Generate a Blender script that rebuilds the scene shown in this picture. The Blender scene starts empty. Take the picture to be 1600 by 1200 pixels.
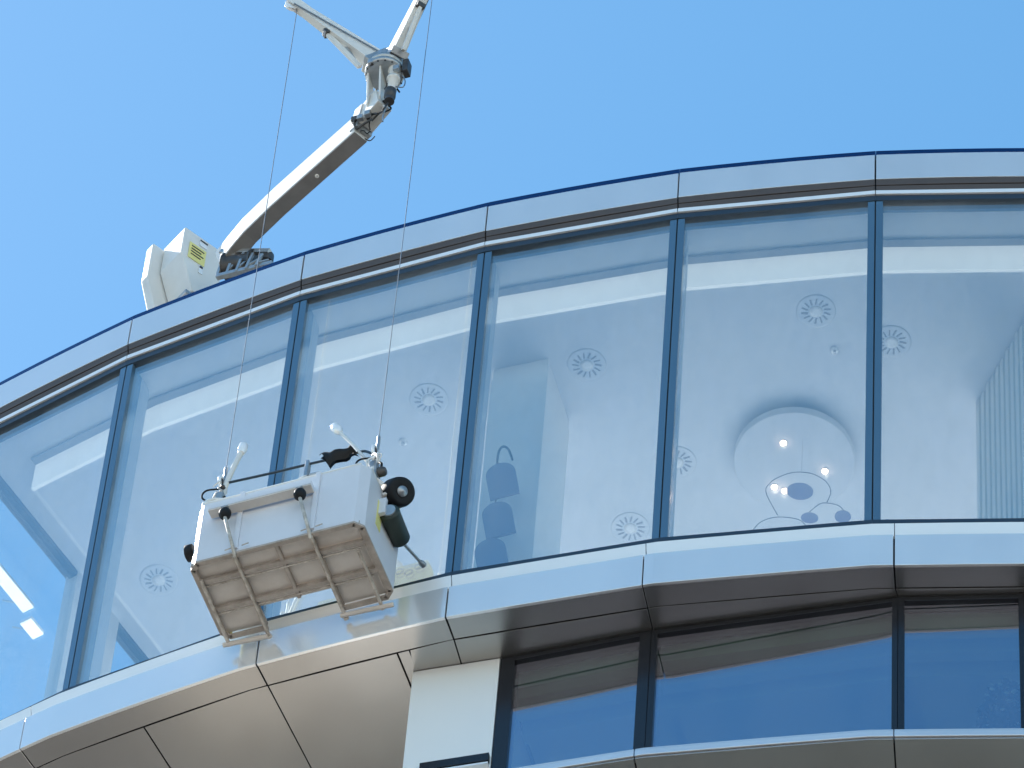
import bpy, bmesh, math, random
from mathutils import Vector, Matrix

R = math.radians
random.seed(7)
scene = bpy.context.scene

# ------------------------------------------------------------------ camera
cam_d = bpy.data.cameras.new('camera')
cam_d.sensor_width = 36.0
cam_d.lens = 221.73
cam_d.clip_start = 0.5
cam_d.clip_end = 2000
cam = bpy.data.objects.new('camera', cam_d)
scene.collection.objects.link(cam)
p, r = R(55.003), R(5.271)
fw = Vector((0, math.cos(p), math.sin(p)))
ri0 = Vector((1, 0, 0)); up0 = ri0.cross(fw)
ri = math.cos(r) * ri0 + math.sin(r) * up0
up = -math.sin(r) * ri0 + math.cos(r) * up0
m = Matrix((ri, up, -fw)).transposed().to_4x4()
m.translation = Vector((0, 0, 1.6))
cam.matrix_world = m
scene.camera = cam

# ------------------------------------------------------------------ sky, sun, exposure
SUN_EL = R(50)
SUN_AZ = math.atan2(-0.78, 0.62)            # from +Y towards +X
sun_dir = Vector((math.sin(SUN_AZ) * math.cos(SUN_EL), math.cos(SUN_AZ) * math.cos(SUN_EL), math.sin(SUN_EL)))
world = bpy.data.worlds.new('World'); scene.world = world; world.use_nodes = True
wn = world.node_tree.nodes; wl = world.node_tree.links
bg = wn['Background']
sky = wn.new('ShaderNodeTexSky'); sky.sky_type = 'NISHITA'; sky.sun_disc = False
sky.sun_elevation = SUN_EL; sky.sun_rotation = SUN_AZ
sky.altitude = 50; sky.air_density = 1.0; sky.dust_density = 0.28; sky.ozone_density = 1.0
hs = wn.new('ShaderNodeHueSaturation'); hs.inputs['Saturation'].default_value = 1.26; hs.inputs['Hue'].default_value = .484
wl.new(sky.outputs[0], hs.inputs['Color']); wl.new(hs.outputs[0], bg.inputs[0]); bg.inputs[1].default_value = 0.130
sd = bpy.data.lights.new('sun', 'SUN'); sd.energy = 4.4; sd.angle = R(0.53); sd.color = (1.0, 0.955, 0.88)
sun = bpy.data.objects.new('sun', sd); scene.collection.objects.link(sun)
sun.rotation_euler = sun_dir.to_track_quat('Z', 'Y').to_euler()
sun.location = sun_dir * 120
scene.view_settings.view_transform = 'Standard'
scene.view_settings.look = 'None'
scene.view_settings.gamma = 1
scene.view_settings.exposure = 0.88
scene.cycles.use_denoising = True
scene.cycles.max_bounces = 8
scene.cycles.diffuse_bounces = 4
scene.cycles.glossy_bounces = 4
scene.cycles.transparent_max_bounces = 16
scene.cycles.sample_clamp_indirect = 4
scene.cycles.caustics_reflective = False
scene.cycles.caustics_refractive = False

# ------------------------------------------------------------------ helpers
COL = scene.collection
def tag(o, label=None, cat=None, group=None, kind=None):
    if label: o['label'] = label
    if cat: o['category'] = cat
    if group: o['group'] = group
    if kind: o['kind'] = kind
    return o
def empty(name, loc=(0, 0, 0), rz=0):
    o = bpy.data.objects.new(name, None); COL.objects.link(o)
    o.location = loc; o.rotation_euler = (0, 0, rz); o.empty_display_size = 0.2
    return o
def clone(root):
    c = root.copy(); COL.objects.link(c)
    for ch in root.children:
        d = ch.copy(); COL.objects.link(d); d.parent = c
    return c

class MB:
    def __init__(s): s.v = []; s.f = []; s.sm = []
    def add(s, vs, fs, smooth=False):
        o = len(s.v); s.v += [tuple(v) for v in vs]
        s.f += [tuple(i + o for i in f) for f in fs]; s.sm += [smooth] * len(fs)
        return s
    def hexa(s, b, t):                       # 4 bottom + 4 top corners
        return s.add(list(b) + list(t), [(3, 2, 1, 0), (4, 5, 6, 7), (0, 1, 5, 4), (1, 2, 6, 5), (2, 3, 7, 6), (3, 0, 4, 7)])
    def box(s, x0, x1, y0, y1, z0, z1):
        q = [(x0, y0), (x1, y0), (x1, y1), (x0, y1)]
        return s.hexa([(*a, z0) for a in q], [(*a, z1) for a in q])
    def prism(s, poly, z0, z1):
        n = len(poly)
        return s.add([(*a[:2], z0) for a in poly] + [(*a[:2], z1) for a in poly],
                     [tuple(reversed(range(n))), tuple(range(n, 2 * n))] + [(i, (i + 1) % n, n + (i + 1) % n, n + i) for i in range(n)])
    def bar(s, a, b, w, h, w2=None, h2=None, upv=(0, 0, 1)):   # box-section bar a->b
        a, b = Vector(a), Vector(b); d = (b - a).normalized(); u = Vector(upv)
        x = d.cross(u).normalized(); y = x.cross(d)
        w2 = w if w2 is None else w2; h2 = h if h2 is None else h2
        def ring(c, w, h): return [c + x * sx * w / 2 + y * sy * h / 2 for sx, sy in ((-1, -1), (1, -1), (1, 1), (-1, 1))]
        return s.hexa(ring(a, w, h), ring(b, w2, h2))
    def tube(s, pts, rad, n=10, smooth=True, closed=False):
        pts = [Vector(q) for q in pts]; m = len(pts)
        rads = rad if isinstance(rad, (list, tuple)) else [rad] * m
        vs = []; fs = []; px = None
        for i, q in enumerate(pts):
            if closed: d = pts[(i + 1) % m] - pts[i - 1]
            else: d = pts[min(i + 1, m - 1)] - pts[max(i - 1, 0)]
            d.normalize()
            if px is None:
                u = Vector((0, 0, 1)) if abs(d.z) < .9 else Vector((1, 0, 0)); x = d.cross(u).normalized()
            else: x = (px - d * px.dot(d)).normalized()
            px = x; y = d.cross(x)
            vs += [q + (x * math.cos(2 * math.pi * k / n) + y * math.sin(2 * math.pi * k / n)) * rads[i] for k in range(n)]
        for i in range(m if closed else m - 1):
            j = (i + 1) % m
            fs += [(i * n + k, i * n + (k + 1) % n, j * n + (k + 1) % n, j * n + k) for k in range(n)]
        s.add(vs, fs, smooth)
        if not closed:
            s.add(vs[:n], [tuple(reversed(range(n)))]); s.add(vs[-n:], [tuple(range(n))])
        return s
    def lathe(s, c, axis, prof, n=24, smooth=True):       # prof: (distance along axis, radius)
        c = Vector(c); d = Vector(axis).normalized()
        u = Vector((0, 0, 1)) if abs(d.z) < .9 else Vector((1, 0, 0)); x = d.cross(u).normalized(); y = d.cross(x)
        vs = []
        for h, q in prof: vs += [c + d * h + (x * math.cos(2 * math.pi * k / n) + y * math.sin(2 * math.pi * k / n)) * q for k in range(n)]
        fs = []
        for i in range(len(prof) - 1): fs += [(i * n + k, i * n + (k + 1) % n, (i + 1) * n + (k + 1) % n, (i + 1) * n + k) for k in range(n)]
        s.add(vs, fs, smooth)
        s.add(vs[:n], [tuple(reversed(range(n)))]); s.add(vs[-n:], [tuple(range(n))])
        return s
    def build(s, name, mt, parent=None, bevel=0, recalc=True):
        me = bpy.data.meshes.new(name); me.from_pydata(s.v, [], s.f)
        for pl, sm in zip(me.polygons, s.sm): pl.use_smooth = sm
        if recalc:
            bm = bmesh.new(); bm.from_mesh(me); bmesh.ops.recalc_face_normals(bm, faces=bm.faces); bm.to_mesh(me); bm.free()
        me.materials.append(mt)
        o = bpy.data.objects.new(name, me); COL.objects.link(o)
        if parent: o.parent = parent
        if bevel:
            b = o.modifiers.new('bevel', 'BEVEL'); b.width = bevel; b.segments = 2; b.limit_method = 'ANGLE'; b.angle_limit = R(40)
        return o

# ------------------------------------------------------------------ materials
def mat(name, col, rough=.5, metal=0, noise=None, bump=0, bscale=40, coat=0, spec=.5, streak=None, rvar=0):
    mt = bpy.data.materials.new(name); mt.use_nodes = True
    nt = mt.node_tree; N = nt.nodes; Lk = nt.links; b = N['Principled BSDF']
    b.inputs['Base Color'].default_value = (*col, 1); b.inputs['Roughness'].default_value = rough
    b.inputs['Metallic'].default_value = metal; b.inputs['Coat Weight'].default_value = coat
    b.inputs['Specular IOR Level'].default_value = spec
    tc = N.new('ShaderNodeTexCoord')
    src = None
    if noise:
        sc_, amt, dark = noise
        n1 = N.new('ShaderNodeTexNoise'); n1.inputs['Scale'].default_value = sc_; n1.inputs['Detail'].default_value = 8 if sc_ > 1.9 else 3; n1.inputs['Roughness'].default_value = .62 if sc_ > 1.9 else .45
        if streak:
            mp = N.new('ShaderNodeMapping'); mp.inputs['Scale'].default_value = streak
            Lk.new(tc.outputs['Object'], mp.inputs[0]); Lk.new(mp.outputs[0], n1.inputs[0])
        else: Lk.new(tc.outputs['Object'], n1.inputs[0])
        cr = N.new('ShaderNodeValToRGB'); cr.color_ramp.elements[0].position = .38; cr.color_ramp.elements[1].position = .72
        cr.color_ramp.elements[0].color = (0, 0, 0, 1); cr.color_ramp.elements[1].color = (1, 1, 1, 1)
        Lk.new(n1.outputs[0], cr.inputs[0])
        mm = N.new('ShaderNodeMath'); mm.operation = 'MULTIPLY'; mm.inputs[1].default_value = amt; Lk.new(cr.outputs[0], mm.inputs[0])
        mx = N.new('ShaderNodeMix'); mx.data_type = 'RGBA'; mx.inputs['A'].default_value = (*col, 1); mx.inputs['B'].default_value = (*dark, 1)
        Lk.new(mm.outputs[0], mx.inputs['Factor']); Lk.new(mx.outputs['Result'], b.inputs['Base Color'])
        if rvar:
            ma = N.new('ShaderNodeMath'); ma.operation = 'MULTIPLY_ADD'; ma.inputs[1].default_value = rvar; ma.inputs[2].default_value = rough
            Lk.new(cr.outputs[0], ma.inputs[0]); Lk.new(ma.outputs[0], b.inputs['Roughness'])
    if bump:
        n2 = N.new('ShaderNodeTexNoise'); n2.inputs['Scale'].default_value = bscale; n2.inputs['Detail'].default_value = 3
        Lk.new(tc.outputs['Object'], n2.inputs[0])
        bp = N.new('ShaderNodeBump'); bp.inputs['Strength'].default_value = bump; bp.inputs['Distance'].default_value = .02
        Lk.new(n2.outputs[0], bp.inputs['Height']); Lk.new(bp.outputs[0], b.inputs['Normal'])
    return mt

def glass(name, tint, refl, base, wav=.02, wscale=.7, dust_haze=0.05):
    mt = bpy.data.materials.new(name); mt.use_nodes = True
    nt = mt.node_tree; N = nt.nodes; Lk = nt.links; N.remove(N['Principled BSDF'])
    out = N['Material Output']
    tr = N.new('ShaderNodeBsdfTransparent'); tr.inputs[0].default_value = (*tint, 1)
    gl = N.new('ShaderNodeBsdfGlossy'); gl.inputs['Color'].default_value = (*refl, 1); gl.inputs['Roughness'].default_value = .012
    lw = N.new('ShaderNodeLayerWeight'); lw.inputs[0].default_value = .5
    pw = N.new('ShaderNodeMath'); pw.operation = 'POWER'; pw.inputs[1].default_value = 5; Lk.new(lw.outputs['Facing'], pw.inputs[0])
    ad = N.new('ShaderNodeMath'); ad.operation = 'MULTIPLY_ADD'; ad.inputs[1].default_value = .9; ad.inputs[2].default_value = .04 + base; ad.use_clamp = True
    Lk.new(pw.outputs[0], ad.inputs[0])
    mx = N.new('ShaderNodeMixShader'); Lk.new(ad.outputs[0], mx.inputs[0]); Lk.new(tr.outputs[0], mx.inputs[1]); Lk.new(gl.outputs[0], mx.inputs[2])
    tc = N.new('ShaderNodeTexCoord')
    n = N.new('ShaderNodeTexNoise'); n.inputs['Scale'].default_value = wscale; n.inputs['Detail'].default_value = 1
    bp = N.new('ShaderNodeBump'); bp.inputs['Strength'].default_value = wav; bp.inputs['Distance'].default_value = .1
    Lk.new(tc.outputs['Object'], n.inputs[0]); Lk.new(n.outputs[0], bp.inputs['Height']); Lk.new(bp.outputs[0], gl.inputs['Normal'])
    # thin film of dust, patchy; also stands in for hazy reflections
    df = N.new('ShaderNodeBsdfDiffuse'); df.inputs[0].default_value = (.75, .78, .8, 1)
    nd = N.new('ShaderNodeTexNoise'); nd.inputs['Scale'].default_value = 1.3; nd.inputs['Detail'].default_value = 5
    mp = N.new('ShaderNodeMapping'); mp.inputs['Scale'].default_value = (1.6, 1.6, .6); Lk.new(tc.outputs['Object'], mp.inputs[0]); Lk.new(mp.outputs[0], nd.inputs[0])
    cr = N.new('ShaderNodeMapRange'); cr.inputs['From Min'].default_value = .35; cr.inputs['From Max'].default_value = .75; cr.inputs['To Min'].default_value = 0.0; cr.inputs['To Max'].default_value = dust_haze
    Lk.new(nd.outputs[0], cr.inputs[0])
    m2 = N.new('ShaderNodeMixShader'); Lk.new(cr.outputs[0], m2.inputs[0]); Lk.new(mx.outputs[0], m2.inputs[1]); Lk.new(df.outputs[0], m2.inputs[2])
    Lk.new(m2.outputs[0], out.inputs[0])
    return mt

def emis(name, col, st):
    mt = bpy.data.materials.new(name); mt.use_nodes = True
    b = mt.node_tree.nodes['Principled BSDF']
    b.inputs['Base Color'].default_value = (.8, .75, .7, 1)
    b.inputs['Emission Color'].default_value = (*col, 1); b.inputs['Emission Strength'].default_value = st
    return mt

MT = {}
MT['fascia'] = mat('satin aluminium', (.87, .87, .88), .26, .5, noise=(1.6, .4, (.70, .71, .73)), streak=(1, 1, .35))
MT['fascia_low'] = mat('satin aluminium band', (.98, .97, .96), .19, .48, noise=(1.6, .4, (.80, .81, .83)), streak=(1, 1, .35))
MT['soffit'] = mat('bronze aluminium', (.48, .465, .445), .25, .85, noise=(1.1, .5, (.34, .325, .31)))
MT['reveal'] = mat('shadow gap black', (.02, .02, .022), .8)
MT['brown'] = mat('brown anodised trim', (.105, .083, .075), .5, .15, noise=(4, .3, (.07, .055, .05)))
MT['trim'] = mat('white aluminium trim', (.97, .97, .97), .22, .15)
MT['cap'] = mat('dark blue coping', (.012, .06, .17), .16, .85)
MT['frame'] = mat('slate window frame', (.045, .065, .09), .28, .35, noise=(3, .25, (.03, .042, .06)))
MT['mullion'] = mat('blue grey mullion', (.15, .25, .33), .22, .55, noise=(2, .25, (.10, .18, .25)), streak=(1, 1, .3))
MT['black'] = mat('dark lower frame', (.022, .024, .03), .22, .2)
MT['glass'] = glass('upper glass', (.955, .985, .99), (.86, .97, 1.0), .20, dust_haze=.09)  # dust film raised to carry pale patches of reflected cloud
MT['glass_low'] = glass('lower glass', (.72, .84, .77), (.82, .81, 1.0), .38, dust_haze=.03)
MT['glass_side'] = glass('side glass', (.95, .97, .98), (.9, .95, 1.0), .02, dust_haze=.02)
MT['ceil'] = mat('white ceiling', (.80, .82, .85), .8, noise=(.8, .2, (.74, .76, .79)))
MT['strip'] = emis('light streak glow', (.93, 1.0, 1.0), 1.3)  # glow in place of lights reflected in the end glass
MT['bulk_glow'] = emis('bulkhead glow', (.95, 1.0, .97), .30)  # emission that brightens the bulkhead face, not a lamp
MT['bulk'] = mat('white bulkhead', (.95, .95, .94), .7)
MT['floor'] = mat('pale stone floor', (.84, .82, .79), .45, noise=(2, .25, (.74, .72, .69)))
MT['wallp'] = mat('pale wall panel', (.92, .91, .88), .35, 0, noise=(1.4, .3, (.84, .84, .82)), streak=(1, 1, .4))
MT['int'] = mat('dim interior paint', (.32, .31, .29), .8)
MT['slot'] = mat('slot grey', (.42, .43, .46), .8)
MT['post'] = mat('pale inner post', (.55, .60, .66), .5)
MT['blind'] = mat('pale green blind box', (.62, .70, .60), .7)
MT['intwall'] = mat('white interior wall', (.80, .80, .78), .8)
MT['white'] = mat('white machine paint', (.80, .79, .76), .38, noise=(5, .22, (.62, .59, .53)), bump=.02, bscale=30)
MT['cradle'] = mat('pale cradle paint', (.76, .76, .79), .42, noise=(3, .3, (.62, .61, .62)), streak=(1, 1, .5))
MT['under'] = mat('dirty cradle underside', (.82, .75, .68), .7, noise=(3.5, .5, (.58, .50, .42)), bump=.06, bscale=40)
MT['joist'] = mat('rusty floor joist', (.55, .48, .42), .65, .1, noise=(8, .7, (.26, .21, .17)), bump=.08, bscale=40)
MT['underbar'] = mat('worn galvanised tube', (.66, .60, .53), .45, .3, noise=(14, .8, (.26, .20, .15)))
MT['olive'] = mat('yellow drab cradle back', (.78, .70, .26), .6, noise=(5, .4, (.6, .53, .2)))
MT['galv'] = mat('galvanised steel', (.5, .51, .52), .4, .7, noise=(14, .5, (.3, .3, .3)))
MT['steel'] = mat('boom underside shade', (.42, .40, .38), .5, .3, noise=(5, .6, (.28, .26, .24)))  # dark grey with the boom's underside shade put into the colour
MT['rubber'] = mat('black rubber', (.010, .010, .011), .6, noise=(10, .3, (.025, .025, .024)), spec=.3)
MT['green'] = mat('dark green roller', (.022, .035, .028), .5, noise=(9, .4, (.05, .06, .04)))
MT['cable'] = mat('steel cable', (.22, .25, .29), .4, .5)
MT['dark'] = mat('dark machinery', (.06, .06, .065), .45, .4, noise=(10, .6, (.16, .14, .12)))
MT['yellow'] = mat('yellow plate', (.84, .76, .26), .5, noise=(30, .3, (.86, .82, .5)))
MT['ink'] = mat('printed ink', (.05, .05, .06), .6)
MT['plate'] = mat('grey mobile plate', (.24, .26, .40), .6)
MT['wire'] = mat('dark wire', (.10, .11, .14), .5, .5)
MT['bulb'] = emis('warm downlight', (1.0, .66, .48), 9)
MT['slat'] = mat('white slat', (.82, .84, .83), .6)
MT['leaf'] = mat('dark leaves', (.04, .07, .045), .6, noise=(8, .5, (.03, .05, .03)))
MT['gravel'] = mat('grey roof gravel', (.05, .05, .05), .9, noise=(6, .5, (.03, .03, .03)))
MT['pale'] = mat('pale render', (.88, .86, .83), .9, noise=(.3, .3, (.80, .78, .75)))
MT['ground'] = mat('pale paving', (.105, .097, .088), .9, noise=(.05, .6, (.07, .066, .062)))
MT['lowwall'] = mat('stone cladding', (.42, .38, .33), .7, noise=(.6, .5, (.33, .30, .26)))

# ------------------------------------------------------------------ building geometry
ZT, ZB = 49.383, 44.435                       # top and bottom of the tall glass
M = [Vector(a) for a in ((-5.007, 34.696), (-3.561, 33.625), (-2.001, 32.726), (-0.354, 32.001), (1.359, 31.446), (3.116, 31.057), (4.902, 30.83))]
ang = -2.0
for k in range(2):
    M.append(M[-1] + Vector((math.cos(R(ang)), math.sin(R(ang)))) * 1.8); ang += 5.0
def fdir(k):
    k = max(0, min(len(M) - 2, k)); return (M[k + 1] - M[k]).normalized()
def fnorm(k):
    t = fdir(k); return Vector((t.y, -t.x))
def vpt(k, off):                              # mitred vertex of the offset outline
    n0 = fnorm(k - 1) if k > 0 else fnorm(0); n1 = fnorm(k)
    b = (n0 + n1).normalized(); return M[k] + b * off / b.dot(n1)
def cur(kap, off, bulge=0.0):                 # point on the outline, kap = facet number + fraction
    k = max(0, min(len(M) - 2, math.floor(kap))); s = kap - k
    q = vpt(k, off).lerp(vpt(k + 1, off), s)
    if 0 <= s <= 1: q = q + fnorm(k) * bulge * 4 * s * (1 - s)
    return q
def span(k0, k1, step=.2):
    ks = [k0]; x = math.floor(k0 / step + 1e-6) * step + step
    while x < k1 - 1e-4:
        if x > k0 + 1e-4: ks.append(x)
        x += step
    ks.append(k1); return ks
def strip(mb, k0, k1, sec, bulge=0.0, step=.2):   # sec: closed list of (offset, z)
    ks = span(k0, k1, step); n = len(sec); vs = []
    for kp in ks:
        vs += [(*cur(kp, o, bulge), z) for o, z in sec]
    fs = [tuple(reversed(range(n))), tuple(range((len(ks) - 1) * n, len(ks) * n))]
    for i in range(len(ks) - 1):
        fs += [(i * n + j, i * n + (j + 1) % n, (i + 1) * n + (j + 1) % n, (i + 1) * n + j) for j in range(n)]
    return mb.add(vs, fs)
def rect(o0, o1, z0, z1): return [(o0, z0), (o1, z0), (o1, z1), (o0, z1)]

KE = 8.0
# ground ------------------------------------------------------------
gm = MB().add([(-700, -700, 0), (700, -700, 0), (700, 700, 0), (-700, 700, 0)], [(0, 1, 2, 3)])
tag(gm.build('ground', MT['ground']), kind='structure')

# sunlit blocks across the street, behind the camera
def opposite(x0, x1, y, h, lb):
    b = empty('opposite_building', (x0, y, 0)); tag(b, lb, 'building', 'buildings across the street')
    MB().box(0, x1 - x0, -14, 0, 0, h).build('wall', MT['pale'], b)
    for i in range(int((x1 - x0) / 5)):
        for j in range(int(h / 5) - 1):
            MB().box(1.4 + i * 5, 3.6 + i * 5, -.1, .02, 5.4 + j * 5, 8.0 + j * 5).build('window', MT['black'], b)
opposite(-62, -30, -16, 44, 'pale rendered block across the street, left of the camera')
opposite(-29, 3, -20, 48, 'tall pale rendered block across the street behind the camera')
opposite(4, 40, -18, 45, 'pale rendered block across the street, right of the camera')

bld = empty('curved_building', (0, 38, 0))
tag(bld, 'curved glass building with tall upper windows and pale metal bands', 'building')
def part(mb, name, mt, bevel=0, parent=None):
    if name in ('roof_fascia_panel', 'fascia_panel', 'soffit_panel'):
        dx, dy, dz = (random.uniform(-.0025, .0025) for _ in range(3)); mb.v = [(x + dx, y + dy, z + dz * .8) for x, y, z in mb.v]
    o = mb.build(name, MT[mt] if isinstance(mt, str) else mt, None, bevel)
    pr = parent or bld
    o.parent = pr
    root = bld
    o.matrix_parent_inverse = Matrix.Translation(-Vector(root.location))
    return o
def sub(mb, name, mt, parent, bevel=0):
    o = mb.build(name, MT[mt], None, bevel); o.parent = parent
    return o

G = .006
# roof edge ---------------------------------------------------------
for k in range(-1, 8):
    k0, k1 = (0 if k < 0 else k), k + 1
    if k < 0: k0, k1 = -.12, 0
    g0 = G / 1.8
    part(strip(MB(), k0 + g0, k1 - g0, rect(.02, .05, ZT + .256, ZT + .662), .012), 'roof_fascia_panel', 'fascia', .004)
    part(strip(MB(), k0 + .001, k1 - .001, [(-.05, ZT + .666), (.034, ZT + .666), (.034, ZT + .752), (-.01, ZT + .77), (-.05, ZT + .77)], .012), 'coping', 'cap')
    part(strip(MB(), k0 + g0, k1 - g0, [(.0, ZT + .180), (.034, ZT + .180), (.046, ZT + .252), (.0, ZT + .252)], .010), 'bronze_trim', 'brown', .002)
    part(strip(MB(), k0 + g0, k1 - g0, [(.0, ZT + .103), (.016, ZT + .103), (.030, ZT + .174), (.0, ZT + .174)], .006), 'bronze_trim', 'brown', .002)
    if k >= 0:
        part(strip(MB(), k0 + .002, k1 - .002, [(-.05, ZT + .036), (.036, ZT + .036), (.032, ZT + .098), (-.05, ZT + .098)]), 'head_trim', 'trim', .002)
        part(strip(MB(), k0, k1, rect(-.12, .020, ZT - .048, ZT + .033)), 'head_frame', 'frame', .003)
part(strip(MB(), -.1, KE, rect(-.3, -.004, ZT + .10, ZT + .66)), 'roof_edge_core', 'reveal')
part(strip(MB(), -.1, KE, rect(-4.7, -.305, ZT + .106, ZT + .56)), 'roof_slab', 'gravel')

# tall windows ------------------------------------------------------
JW = .068
for k in range(0, 8):
    a, b = vpt(k, 0), vpt(k + 1, 0); t, n = fdir(k), fnorm(k)
    wl_ = (b - a).length
    win = empty('window', (0, 0, 0)); win.parent = bld; win.matrix_parent_inverse = Matrix.Translation(-Vector(bld.location))
    def lp(s, d, z): q = a + t * s + n * d; return (q.x, q.y, z)
    def lbox(s0, s1, d0, d1, z0, z1):
        return MB().hexa([lp(s0, d0, z0), lp(s1, d0, z0), lp(s1, d1, z0), lp(s0, d1, z0)], [lp(s0, d0, z1), lp(s1, d0, z1), lp(s1, d1, z1), lp(s0, d1, z1)])
    sub(lbox(JW - .01, wl_ - JW + .01, -.035, -.015, ZB - .03, ZT - .02), 'glass_pane', 'glass', win)
    sub(lbox(.005, JW, -.17, .012, ZB - .04, ZT - .05), 'mullion', 'mullion', win, .003)
    sub(lbox(wl_ - JW, wl_ - .005, -.17, .012, ZB - .04, ZT - .05), 'mullion', 'mullion', win, .003)
    sub(lbox(.012, JW - .012, -.34, -.172, ZB - .04, ZT - .02), 'inner_post', 'post', win, .004)
    sub(lbox(-.006, .0045, -.16, -.004, ZB - .04, ZT - .05), 'gasket', 'reveal', win)
    part(strip(MB(), k, k + 1, rect(-.12, .025, ZB - .19, ZB)), 'sill_frame', 'frame', .003)

# band under the tall windows ---------------------------------------
zs = ZB - .84
LJ = [-.12, .84, 2.09, 3.022, 3.951, 5.107, 6.3, 7.4]
def gp(x): return x / 1.8
for i in range(len(LJ) - 1):
    k0, k1 = LJ[i], LJ[i + 1]; bu = .012 if k1 < 3.5 else .004
    part(strip(MB(), k0 + gp(G), k1 - gp(G), rect(.14, .17, ZB - .418, zs), bu, .1), 'fascia_panel', 'fascia_low', .004)
    part(strip(MB(), k0 + gp(.003), k1 - gp(.003), [(.02, ZB - .20), (.128, ZB - .20), (.086, ZB - .33), (.02, ZB - .33)], bu, .1), 'sill_trim', 'trim', .003)
    part(strip(MB(), k0 + gp(G), k1 - gp(G), rect(-.074, .160, zs + .006, zs + .03), bu, .1), 'soffit_panel', 'soffit', .003)
part(strip(MB(), -.1, KE, rect(-.02, .012, ZB - .60, ZB - .195), .008), 'band_core', 'reveal')
part(strip(MB(), -.1, KE, rect(-3.8, .13, zs + .05, ZB - .425), .004), 'floor_slab', 'reveal')
part(strip(MB(), 0, KE, rect(-9.5, -.13, ZB - .14, ZB - .10)), 'floor', 'floor')

# lower storey windows (recessed) -----------------------------------
W = [Vector(a) for a in ((-.608, 32.437), (.115, 32.207), (1.347, 31.763), (3.348, 31.184), (4.379, 31.032), (6.4, 30.85))]
def wfr(i):
    t = (W[i + 1] - W[i]); L_ = t.length; t = t / L_; return W[i], t, Vector((t.y, -t.x)), L_
def wb(i, s0, s1, d0, d1, z0, z1):
    a, t, n, L_ = wfr(i)
    q = [a + t * s + n * d for s, d in ((s0, d0), (s1, d0), (s1, d1), (s0, d1))]
    return MB().hexa([(v.x, v.y, z0) for v in q], [(v.x, v.y, z1) for v in q])
# inner soffit row on the right: between the joint line and the window heads
def inner_panel(k0, k1, pts):
    vs = [cur(x, -.083) for x in span(k0 + gp(G), k1 - gp(G), .2)]
    poly = [(v.x, v.y) for v in vs] + [tuple(q) for q in pts]
    part(MB().prism(poly, zs + .008, zs + .03), 'soffit_panel', 'soffit', .003)
def offw(v, i, d): a, t, n, L_ = wfr(i); return Vector(v) - n * d
inner_panel(2.80, 3.022, [offw(W[0].lerp(W[1], .545), 0, .06), offw(W[0], 0, .06)])
inner_panel(3.022, 3.951, [offw(W[2], 1, .06), offw(W[1], 1, .06), offw(W[0].lerp(W[1], .56), 0, .06)])
inner_panel(3.951, 5.107, [offw(W[3], 2, .06), offw(W[2] + (W[3] - W[2]) * .006, 2, .06)])
inner_panel(5.107, 6.3, [offw(W[4] + (W[5] - W[4]) * .5, 4, .06), offw(W[4], 3, .06), offw(W[3] + (W[4] - W[3]) * .01, 3, .06)])
# deep soffit on the left
D2 = 3.6
for k0, k1 in ((-.12, .84), (.84, 1.436), (1.436, 2.09), (2.09, 2.74), (2.74, 2.80)):
    part(strip(MB(), k0 + gp(G * (.6 if k1 < 2.7 else 1)), k1 - gp(G), rect(-D2 if k1 < 2.78 else -1.4, -.083, zs + .008, zs + .03), .004, .1), 'soffit_panel', 'soffit', .003)
part(strip(MB(), -.1, 3.2, rect(-5.2, -D2, 38.9, zs + .05)), 'recessed_wall', 'lowwall')
part(strip(MB(), .3, 2.84, rect(-9.0, -.4, 0, 38.79)), 'lower_storeys', 'lowwall')
part(strip(MB(), 1.35, 2.80, rect(-3.6, .15, 38.8, 38.9)), 'terrace_floor', 'floor')
# pale wall panel
L0 = (W[1] - W[0]).length
part(wb(0, 0, L0 - .004, -1.2, 0, 39.2, zs + .003), 'wall_panel', 'wallp', .004)
part(wb(0, .16, L0 - .012, .003, .05, 42.165, 42.262), 'wall_rail', 'black', .003)
part(wb(0, .30, L0 - .012, .003, .055, 42.115, 42.135), 'wall_rail', 'trim')
zl = 41.35
for i in range(1, 5):
    a, t, n, L_ = wfr(i)
    win = empty('lower_window'); win.parent = bld; win.matrix_parent_inverse = Matrix.Translation(-Vector(bld.location))
    j0 = .13 if i == 1 else .055; j1 = .10 if i == 1 else .05
    sub(wb(i, j0 - .02, L_ - j1 + .02, -.05, -.03, zl, zs - .02), 'glass_pane', 'glass_low', win)
    sub(wb(i, .002, j0, -.14, 0, zl, zs - .01), 'jamb', 'black', win, .003)
    sub(wb(i, L_ - j1, L_ - .002, -.14, 0, zl, zs - .01), 'jamb', 'black', win, .003)
    sub(wb(i, j0, L_ - j1, -.14, -.002, zs - .06, zs - .01), 'head', 'black', win, .003)
    # what shows inside: ceiling, soft downstand, back wall
    sub(wb(i, 0, L_, -5.0, -.16, zs - .05, zs - .03), 'inner_ceiling', 'blind', win)
    for j in range(3):
        sub(wb(i, .02, L_ - .02, -.30 - .22 * j, -.20 - .22 * j, zs - .20 - .03 * j, zs - .05), 'blind_box', 'blind', win)
    sub(wb(i, 0, L_, -5.1, -5.0, zl, zs - .3), 'inner_wall', 'int', win)
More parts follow.
